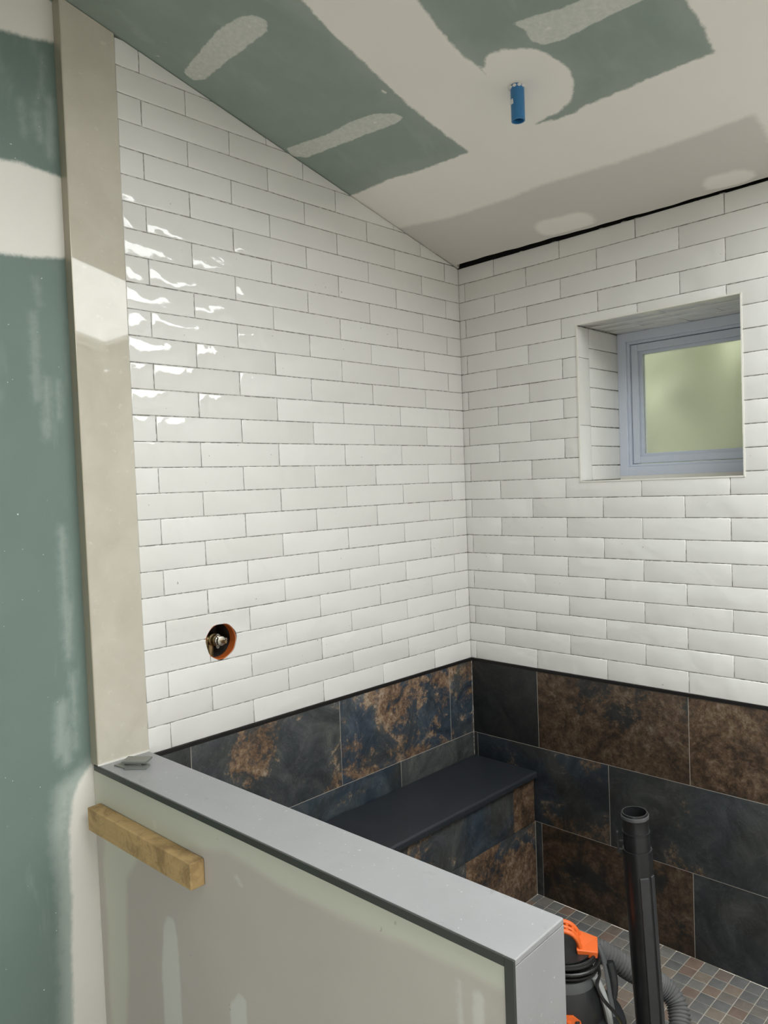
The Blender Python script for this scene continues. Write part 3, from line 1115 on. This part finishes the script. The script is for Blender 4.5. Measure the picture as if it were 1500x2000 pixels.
# ---------------------------------------------------------------- other walls of the room
tag(MB().prism([(REAR_Y - .15, 0), (.45, 0), (.45, ceil_z(.03)), (.03, ceil_z(.03) + .005), (RIDGE, zr + .005), (REAR_Y - .15, zr + .005)], RIGHT_X, RIGHT_X + .15, FL).build('wall_right', MAT['primed_board']), 'plain primed board wall on the right', kind='structure')
rw = MB()
rw.box(-.15, REARX[0], REAR_Y - .15, REAR_Y, 0, 3.4)
rw.box(REARX[1], RIGHT_X, REAR_Y - .15, REAR_Y, 0, 3.4)
rw.box(REARX[0], REARX[1], REAR_Y - .15, REAR_Y, 0, REARZ[0])
rw.box(REARX[0], REARX[1], REAR_Y - .15, REAR_Y, REARZ[1], 3.4)
tag(rw.build('wall_rear', MAT['primed_board']), 'plain primed board wall behind the camera', kind='structure')
w3 = tag(empty('fill_window', ((REARX[0] + REARX[1]) / 2, REAR_Y - .06, REARZ[0])), 'unseen window added behind the camera for fill light', kind='structure')  # out of view, put in to fill the near faces with light
hw, hh = (REARX[1] - REARX[0]) / 2, REARZ[1] - REARZ[0]
fm = MB()
for a, b, c, d in ((-hw, -hw + .05, 0, hh), (hw - .05, hw, 0, hh), (-hw + .05, hw - .05, 0, .05), (-hw + .05, hw - .05, hh - .05, hh), (-.025, .025, .05, hh - .05)):
    fm.box(a, b, -.03, .03, c, d)
fm.build('window_frame', MAT['white_profile'], w3)
MB().box(-hw + .04, hw - .04, -.003, .003, .04, hh - .04).build('pane', MAT['glass'], w3)

# ---------------------------------------------------------------- half wall
TH = .0295
half = empty('wall_half', (0, STRIP[0], 0), TH)
tag(half, 'low half wall with grey stone cap and unpainted plaster face in front', kind='structure')
LEN, WID, HT = 1.3500, .1525, TOP + .012
MB().box(-.03, LEN - .012, .008, WID - .012, 0, HT - .012).build('core', MAT['white_paint'], half)
hx = axis((-.033, LEN - .0125, .010))
hz = axis((0, .15, .15), (.15, HT - .0125, .010))
hM = [(-.05, .95), (1.4, .95), (1.4, .868), (1.242, .872), (1.082, .866), (.862, .872), (.798, .868), (.587, .872), (.40, .83), (.25, .80), (.12, .66), (.11, .45), (.095, .259), (.09, -.1), (-.006, -.1), (.0, .736), (-.05, .78)]
hT = [[(.321, .638), (.301, .605), (.283, .479), (.283, .347), (.283, .2), (.368, .2), (.368, .386), (.368, .515), (.364, .603), (.352, .643)], [(.576, .2), (.576, .483), (.575, .53), (.611, .569), (.639, .564), (.638, .2)]]
me = grid_mesh('plaster_face', hx, hz, lambda x, z: (x, .0045, z), None,
               {'mud': lambda P: sd_poly(P, hM),
                'thin': lambda P: np.minimum.reduce([sd_poly(P, hT[0]), sd_poly(P, hT[1]), sd_caps(P, [(.28, .866, .285, .852, .005), (.62, .835, .64, .825, .006), (1.235, .86, 1.24, .70, .006), (1.275, .85, 1.275, .2, .012)])])}, MAT['plaster'])
pf = link(bpy.data.objects.new('plaster_face', me))
pf.parent = half
s_ = pf.modifiers.new('thickness', 'SOLIDIFY')
s_.thickness = .006
s_.offset = -1.0
cap = MB().box(-.010, LEN, .0025, WID, HT - .012, HT).build('cap_stone', MAT['cap'], half, .0028, 3)
cap['label'] = 'pale grey honed stone cap'
end = MB().box(LEN - .012, LEN - .0004, .0025, WID, 0, HT - .0122).build('end_stone', MAT['cap'], half, .001)
end['label'] = 'grey stone panel closing the end of the half wall'
pr1 = MB().box(-.020, LEN - .0185, -.001, .0045, HT - .0165, HT - .0006).build('edge_trim', MAT['dark_profile'], half, .001)
pr1['label'] = 'dark metal edge profile under the cap'
pr2 = MB().box(LEN - .0185, LEN - .0002, -.001, .0045, 0, HT - .0006).build('edge_trim', MAT['dark_profile'], half, .001)
pr2['label'] = 'dark metal edge profile down the end'
FH = (Vector((0, WID, 0)), Vector((-1, 0, 0)), Vector((0, 0, 1)), Vector((0, 1, 0)))
MB().box(.0, LEN - .012, WID - .012, WID - .003, 0, HT - .012).build('joint_bed', MAT['light_joint'], half)
for za, zb, cuts in ((.004, .3035, (.33, .94)), (.3035, .6105, (.64, 1.2)), (.6105, HT - .013, (.33, .94))):
    cs = [.302 if za < .5 else .002] + [c for c in cuts] + [LEN - .0125]
    for a, b in zip(cs[:-1], cs[1:]):
        tile('slate_tile', rect(-b + .001, za + .001, -a - .001, zb - .001), FH, MAT['slate'], half, .006, .0012, .0006, 0, 0, (random.uniform(.2, .8), random.random(), .8))

# ---------------------------------------------------------------- bench
BX, BT = .301, .514
bench = tag(empty('shower_bench', (0, 0, 0)), 'built in corner bench with black stone seat along the left wall', 'bench')
MB().box(.0025, BX - .006, -1.49, -.0025, .0005, BT - .029).build('bench_body', MAT['light_joint'], bench)
sl = MB().box(.0015, BX + .020, -1.50, -.0015, BT - .029, BT).build('seat_slab', MAT['bench'], bench, .009, 4)
sl['label'] = 'dark honed stone seat slab'
FBn = (Vector((BX, 0, 0)), Vector((0, 1, 0)), Vector((0, 0, 1)), Vector((1, 0, 0)))
for a, b, c in ((-1.48, -.756, (.3, .6, .9)), (-.756, -.146, (.36, 1.0, 1.0)), (-.146, -.002, (.92, .0, .8))):
    slate(a, ZR[1], b, BT - .030, FBn, bench, c)
for a, b, c in ((-1.48, -1.06, (.5, .4, .9)), (-1.06, -.4517, (.3, .3, 1.1)), (-.4517, -.002, (.74, .7, 1.0))):
    slate(a, ZR[0], b, ZR[1], FBn, bench, c)

# ---------------------------------------------------------------- water pipe stub in the ceiling
px, py = .812, -.733
pz = ceil_z(py)
pipe = tag(empty('pipe_stub', (px, py, pz)), 'short blue plastic pipe stub hanging from the ceiling', 'pipe')
MB().lathe([(.0155, -.092), (.0190, -.092), (.0192, -.02), (.0186, .02), (.0150, .02), (.0155, -.092)], 28).build('pipe', MAT['blue'], pipe)
cl = MB()
for k in range(9):
    a = k * .7
    cl.lathe([(0, -.004), (.006, -.001), (.005, .003), (0, .005)], 7, Matrix.Translation((.019 * math.cos(a), .019 * math.sin(a), -.002)), False)
cl.build('compound_crumbs', MAT['white_paint'], pipe)
MB().prism([(-.006, -.048), (.010, -.050), (.008, -.036), (-.004, -.036)], -.001, .0015, (Vector((.019 * math.cos(-2.1), .019 * math.sin(-2.1), 0)), Vector((.86, -.5, 0)), Vector((0, 0, 1)), Vector((-.5, -.86, 0)))).build('plaster_smear', MAT['white_paint'], pipe)

# ---------------------------------------------------------------- shower valve in the wall
valve = tag(empty('shower_valve', (0, VALVE[0], VALVE[1])), 'rough brass shower valve inside a round orange lined hole in the tiles', 'valve')
RY = Matrix.Rotation(math.pi / 2, 4, 'Y')      # lathe axis z -> wall normal x
MB().lathe([(.0538, -.034), (.0568, -.034), (.0568, -.0045), (.0538, -.0045), (.0538, -.034)], 44, RY).build('sleeve', MAT['orange_sleeve'], valve)
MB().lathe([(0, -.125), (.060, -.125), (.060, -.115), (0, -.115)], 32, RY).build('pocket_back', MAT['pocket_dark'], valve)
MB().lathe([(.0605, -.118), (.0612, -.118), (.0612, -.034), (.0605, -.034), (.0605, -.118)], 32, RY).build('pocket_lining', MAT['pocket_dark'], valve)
VO = Matrix.Translation((.014, .014, -.004))
vb = MB()
vb.lathe([(0, -.114), (.021, -.114), (.021, -.075), (.017, -.072), (.017, -.058), (0, -.058)], 24, VO @ RY)
vb.tube([(-.080, .004, -.060), (-.080, .008, -.004)], .014, 14)
vb.tube([(-.080, -.058, -.002), (-.076, .008, -.002)], .014, 14)
vb.build('valve_body', MAT['brass'], valve)
bn = MB().lathe([(0, -.060), (.0145, -.060), (.0155, -.054), (.0155, -.048), (.0125, -.046), (.0125, -.041), (.0145, -.040), (.0145, -.034), (.010, -.032), (0, -.032)], 24, VO @ RY).build('bonnet', MAT['chrome'], valve)
for a in (2.0, .05, 4.2):
    s_ = MB()
    M = VO @ Matrix.Translation((-.044, .0205 * math.cos(a), .0205 * math.sin(a))) @ RY
    s_.lathe([(.0022, -.002), (.0052, -.002), (.0052, .003), (.0022, .003), (.0022, -.002)], 12, M)
    s_.box(-.0025, .0025, -.0025, .0025, -.001, .002, VO @ Matrix.Translation((-.044, .0155 * math.cos(a), .0155 * math.sin(a))) @ RY)
    s_.build('screw_lug', MAT['chrome'], bn)
MB().lathe([(0, -.034), (.0052, -.034), (.0052, -.012), (.004, -.010), (0, -.010)], 14, VO @ RY).build('spindle', MAT['brass'], valve)
MB().tube(catmull([(-.050, -.046, .016), (-.046, -.034, .015), (-.046, -.027, .006), (-.048, -.025, -.016)], 6), .0045, 10).build('inlet_pipe', MAT['brass'], valve)
MB().tube([(-.088, .010, -.056), (-.086, .012, -.022)], .010, 12).build('supply_pipe', MAT['white_profile'], valve)

# ---------------------------------------------------------------- lumber block on the half wall
Mh = Matrix.Translation((0, STRIP[0], 0)) @ Matrix.Rotation(TH, 4, 'Z')
wood = MB().box(-.250, .250, -.019, .019, -.0315, .0315).build('wood_block', MAT['wood'], None, .003, 2)
wood.matrix_world = Mh @ Matrix.Translation((.2485, .0045 - .0195, TOP - .1235))
tag(wood, 'rough sawn lumber offcut fixed to the front of the half wall', 'wood block')

# ---------------------------------------------------------------- tile shards lying on the cap
shards = [
    ((.062, .050, .0), 8, (.054, .034, .0035), 'lowest thin grey tile piece at the near left of the little stack on the cap'),
    ((.104, .062, .0), 40, (.060, .030, .0045), 'lower grey tile piece poking out to the right of the stack on the cap'),
    ((.076, .074, .0047), 28, (.052, .036, .0050), 'middle grey tile piece in the little stack on the cap'),
    ((.078, .076, .0098), 36, (.070, .044, .0055), 'topmost grey tile piece of the little stack on the half wall cap'),
]
for (x, y, z), a, (lx, ly, lz), lab in shards:
    o = MB().box(-lx / 2, lx / 2, -ly / 2, ly / 2, 0, lz).build('tile_shard', MAT['grey_shard'], None, .0005, 1)
    o.matrix_world = Mh @ Matrix.Translation((x, y, HT + z)) @ Matrix.Rotation(math.radians(a), 4, 'Z')
    tag(o, lab, 'tile piece', 'stack of grey tile pieces on the cap')

# ---------------------------------------------------------------- wet and dry vacuum cleaner
VA = math.radians(32.389)
vac = tag(empty('shop_vacuum', (.96, -.87, .0025), VA), 'black and orange shop vacuum with ribbed hose standing behind the half wall', 'vacuum')
# local axes: x to the right, y away from the camera, z up
tank = MB().lathe([(0, .05), (.125, .05), (.135, .06), (.148, .245), (.152, .255), (.152, .268), (0, .268)], 40).build('tank', MAT['grey_plastic'], vac)
for k in range(4):
    a = math.pi / 4 + k * math.pi / 2
    c = MB()
    c.lathe([(0, -.011), (.020, -.011), (.024, -.007), (.024, .007), (.020, .011), (0, .011)], 18, Matrix.Translation((.115 * math.cos(a), .115 * math.sin(a), .024)) @ Matrix.Rotation(a, 4, 'Z') @ Matrix.Rotation(math.pi / 2, 4, 'X'))
    cs = c.build('caster', MAT['black_plastic'], vac)
    MB().lathe([(0, .03), (.012, .03), (.012, .056), (0, .056)], 12, Matrix.Translation((.112 * math.cos(a), .112 * math.sin(a), 0))).build('caster_stem', MAT['black_plastic'], cs)
MB().lathe([(.150, .262), (.156, .262), (.158, .272), (.154, .282), (.140, .290), (.118, .296), (.104, .300), (0, .300)], 40).build('lid_rim', MAT['black_plastic'], vac)
MB().lathe([(0, .30), (.104, .298), (.103, .315), (.096, .350), (.086, .382), (.074, .400), (.070, .404), (0, .404)], 40).build('motor_head', MAT['black_plastic'], vac)
MB().lathe([(0, .380), (.086, .380), (.084, .396), (.078, .405), (0, .405)], 40).build('head_collar', MAT['grey_plastic'], vac)
MB().lathe([(0, .412), (.068, .412), (.070, .416), (.070, .452), (.074, .455), (.074, .459), (0, .459)], 32).build('cord_spool', MAT['black_plastic'], vac)
# wound cord with a loose tail
cp = []
turns = 5
for k in range(turns * 28 + 1):
    a = k / 28 * 2 * math.pi
    rr = .0815 + .0035 * math.sin(a * .37 + 1) + .0035 * math.sin(a * 1.13)
    cp.append((rr * 1.08 * math.cos(a), rr * .95 * math.sin(a), .410 + .0090 * (k / 28) * .98 + .0028 * math.sin(a * .61)))
cp = cp[::-1]
tail = [(.092, -.02, .405), (.084, -.06, .398), (.098, -.072, .372), (.126, -.066, .336), (.142, -.062, .308), (.1425, -.060, .288), (.131, -.066, .272), (.108, -.088, .262), (.085, -.118, .275)]
MB().tube(cp + catmull([cp[-1]] + tail, 8)[4:], .0046, 8).build('power_cord', MAT['black_rubber'], vac)
# orange carrying handle: slotted arch and flat lug
hd = MB()
HZ = -.020
arch = [(-.085, 0, .470), (-.078, 0, .500), (-.055, 0, .522), (-.020, 0, .531), (.012, 0, .529), (.030, 0, .520), (.042, 0, .502), (.050, 0, .470)]
for yy in (-.022, 0.0, .022):
    pts = catmull([(x, yy, z + HZ) for x, _, z in arch], 5)
    hd.tube(pts, (.0065, .0075) if yy else (.004, .006), 8, up=(0, 0, 1))
for x, z in ((-.075, .506), (-.055, .520), (-.030, .528), (-.006, .530), (.014, .527), (.029, .519), (.039, .506)):
    hd.box(x - .0035, x + .0035, -.026, .026, z - .004 + HZ, z + .004 + HZ)
hd.box(-.094, -.074, -.027, .027, .448, .468)
handle = hd.build('carry_handle', MAT['orange_plastic'], vac, .0012, 2)
MB().add([(.036, -.034, .470), (.090, -.030, .466), (.092, .030, .472), (.036, .036, .486), (.040, -.034, .450), (.088, -.030, .450), (.090, .030, .450), (.040, .036, .450)],
         [(0, 1, 2, 3), (7, 6, 5, 4), (0, 4, 5, 1), (1, 5, 6, 2), (2, 6, 7, 3), (3, 7, 4, 0)]).build('handle_lug', MAT['orange_plastic'], handle, .002, 2)
# orange vent grille on the head, facing the camera
gm = MB()
gr_m = Matrix.Rotation(math.radians(6), 4, 'Z') @ Matrix.Translation((0, -.116, .318)) @ Matrix.Rotation(math.radians(-14), 4, 'X')
gm.prism([(-.04, -.075), (.036, -.075), (.036, -.03), (.030, .012), (.012, .026), (-.015, .026), (-.034, .012), (-.04, -.03)], -.02, .0, (gr_m @ Vector((0, 0, 0)), (gr_m.to_3x3() @ Vector((1, 0, 0))), (gr_m.to_3x3() @ Vector((0, 0, 1))), (gr_m.to_3x3() @ Vector((0, -1, 0)))))
gb = gm.build('vent_grille', MAT['orange_plastic'], vac)
for j in range(6):
    for i in range(3):
        s_ = MB().lathe([(0, -.003), (.0075, -.003), (.0055, .0035), (0, .0045)], 8, gr_m @ Matrix.Translation((-.022 + i * .021 + (j % 2) * .008, .0, .014 - j * .0155)) @ Matrix.Rotation(math.pi / 2, 4, 'X') @ Matrix.Scale(.6, 4, Vector((0, 1, 0))))
        s_.build('vent_louvre', MAT['orange_plastic'] if (i + j) % 2 else MAT['black_plastic'], gb)
# clear side panel, grey strap and hose inlet
MB().tube(catmull([(.078, -.03, .405), (.094, -.030, .37), (.106, -.034, .33), (.114, -.038, .285)], 6), (.010, .016), 10).build('clear_panel', MAT['clear'], vac)
MB().tube(catmull([(.094, .03, .450), (.104, .02, .43), (.112, .008, .39), (.118, -.005, .34), (.126, -.015, .29)], 6), [(.004, .008)] * 25, 8).build('grey_strap', MAT['grey_plastic'], vac)
cf = MB()
pts, rad = [], []
for k in range(25):
    tt = k / 24
    pts.append((.119 + .010 * math.sin(tt * 2.2), .022 - .02 * tt, .412 - .082 * tt))
    rad.append((.0125 + (.0010 if k % 2 else 0)) * (1 - .35 * tt * tt))
cf.tube(pts, rad, 18)
cf.build('hose_clamp', MAT['black_plastic'], vac)
lt = MB().box(.119, .143, -.075, -.058, .272, .304).build('latch', MAT['yellow_plastic'], vac, .003, 2)
MB().box(.112, .136, -.092, -.070, .262, .286).build('latch_base', MAT['grey_plastic'], vac, .003, 2)

# ribbed hose (world points turned into vacuum coordinates)
vac_m = Matrix.Translation((.96, -.87, .0025)) @ Matrix.Rotation(VA, 4, 'Z')
vi = vac_m.inverted()
WB, WT = Vector((1.116, -.700, .232)), Vector((1.104, -.733, .812))
axis_w = (WT - WB).normalized()
hp = [(.860, -.690, .345), (.925, -.650, .336), (.968, -.610, .302), (1.002, -.570, .262), (1.044, -.492, .205), (1.085, -.478, .165), (1.112, -.510, .125), (1.128, -.565, .085), (1.135, -.63, .065), (1.128, -.685, .090), WB - axis_w * .08, WB - axis_w * .03]
hp = [Vector(p) for p in hp]
path = catmull(hp, 30)
# resample by length, then ribs
L_ = [0.0]
for a, b in zip(path[:-1], path[1:]):
    L_.append(L_[-1] + (b - a).length)
pitch = .0100
nrib = int(L_[-1] / pitch)
pts, rad = [], []
i = 0
for k in range(nrib * 4 + 1):
    s = k * pitch / 4
    while i < len(L_) - 2 and L_[i + 1] < s:
        i += 1
    f = (s - L_[i]) / max(1e-9, L_[i + 1] - L_[i])
    pts.append(vi @ path[i].lerp(path[i + 1], min(1, f)))
    rad.append((.0315, .0300, .0248, .0280)[k % 4])
hose = MB().tube(pts, rad, 26).build('hose', MAT['hose_plastic'], vac)
hose['label'] = 'ribbed dark grey vacuum hose'
# stiff wand
rot_w = axis_w.to_track_quat('Z', 'Y').to_matrix().to_4x4()
Wm = vi @ Matrix.Translation(WB) @ rot_w
Lw = (WT - WB).length
wnd = MB()
wnd.lathe([(.0305, -.045), (.0345, -.045), (.0362, -.02), (.0375, .10), (.0372, Lw - .105), (.0370, Lw - .098), (.0335, Lw - .0975), (.0335, Lw - .052), (.0330, Lw - .050), (.0325, Lw - .020), (.0338, Lw - .016), (.0338, Lw - .004), (.0325, Lw), (.0295, Lw), (.0295, Lw - .20), (0, Lw - .21)], 36, Wm)
wand = wnd.build('wand', MAT['blackish_wand'], vac)
wand['label'] = 'tall black vacuum wand with open top'
MB().lathe([(.0330, Lw - .0535), (.0352, Lw - .0535), (.0352, Lw - .0495), (.0330, Lw - .0495)], 36, Wm).build('wand_ring', MAT['blackish_wand'], wand)
MB().lathe([(.0320, Lw - .0155), (.0352, Lw - .014), (.0352, Lw - .006), (.0320, Lw - .0045)], 36, Wm).build('wand_ring', MAT['grey_plastic'], wand)
# flat rail on the near side, running down the wand
cdir = (rot_w.inverted().to_3x3() @ (Vector((2.035, -2.5646, 0)) - Vector((WB.x, WB.y, 0)))).normalized()
ang = math.atan2(cdir.y, cdir.x)
for da, ww in ((math.radians(20), .012), (math.radians(60), .007)):
    M = Wm @ Matrix.Rotation(ang + da, 4, 'Z')
    MB().box(.034, .0405, -ww, ww, -.03, Lw - .16, M).build('wand_rail', MAT['wand_rail'], wand, .002, 2)
M = Wm @ Matrix.Rotation(ang - math.radians(92), 4, 'Z')
clip = MB()
clip.box(.045, .0500, -.006, .006, Lw - .112, Lw - .058, M)
clip.box(.034, .0490, -.005, .005, Lw - .112, Lw - .104, M)
clip.box(.032, .0490, -.003, .003, Lw - .085, Lw - .081, M)
clip.build('wand_clip', MAT['blackish_wand'], wand)

# ---------------------------------------------------------------- foliage outside the window
hedge = tag(empty('garden_shrub', (1.0, 1.9, -.6)), 'leafy green shrub blurred behind the frosted window', 'shrub')
rs = np.random.RandomState(3)
lv = MB()
for k in range(7000):
    th, ph = rs.uniform(0, 2 * math.pi), math.acos(rs.uniform(-1, 1))
    rr = rs.uniform(.72, 1.0)
    p = Vector((4.6 * rr * math.sin(ph) * math.cos(th), 1.0 * rr * math.sin(ph) * math.sin(th), 2.6 + 3.6 * rr * math.cos(ph)))
    if p.y > .3 or p.z < .2:
        continue
    a = Vector(rs.normal(size=3)).normalized()
    b = a.cross(Vector(rs.normal(size=3))).normalized()
    s = rs.uniform(.07, .17)
    lv.add([p - a * s, p + b * s * .45, p + a * s, p - b * s * .45], [(0, 1, 2, 3)])
lvo = lv.build('foliage', MAT['leaf'], hedge)
lvo['kind'] = 'stuff'
MB().lathe([(0, -.4), (1.2, -.2), (2.8, .7), (3.8, 2.6), (3.0, 4.5), (1.2, 5.6), (0, 5.8)], 24, Matrix.Scale(.19, 4, Vector((0, 1, 0)))).build('inner_foliage', MAT['leaf'], hedge)
MB().tube([(0, 0, -.4), (.02, 0, .4)], .06, 8).build('stem', MAT['bark'], hedge)
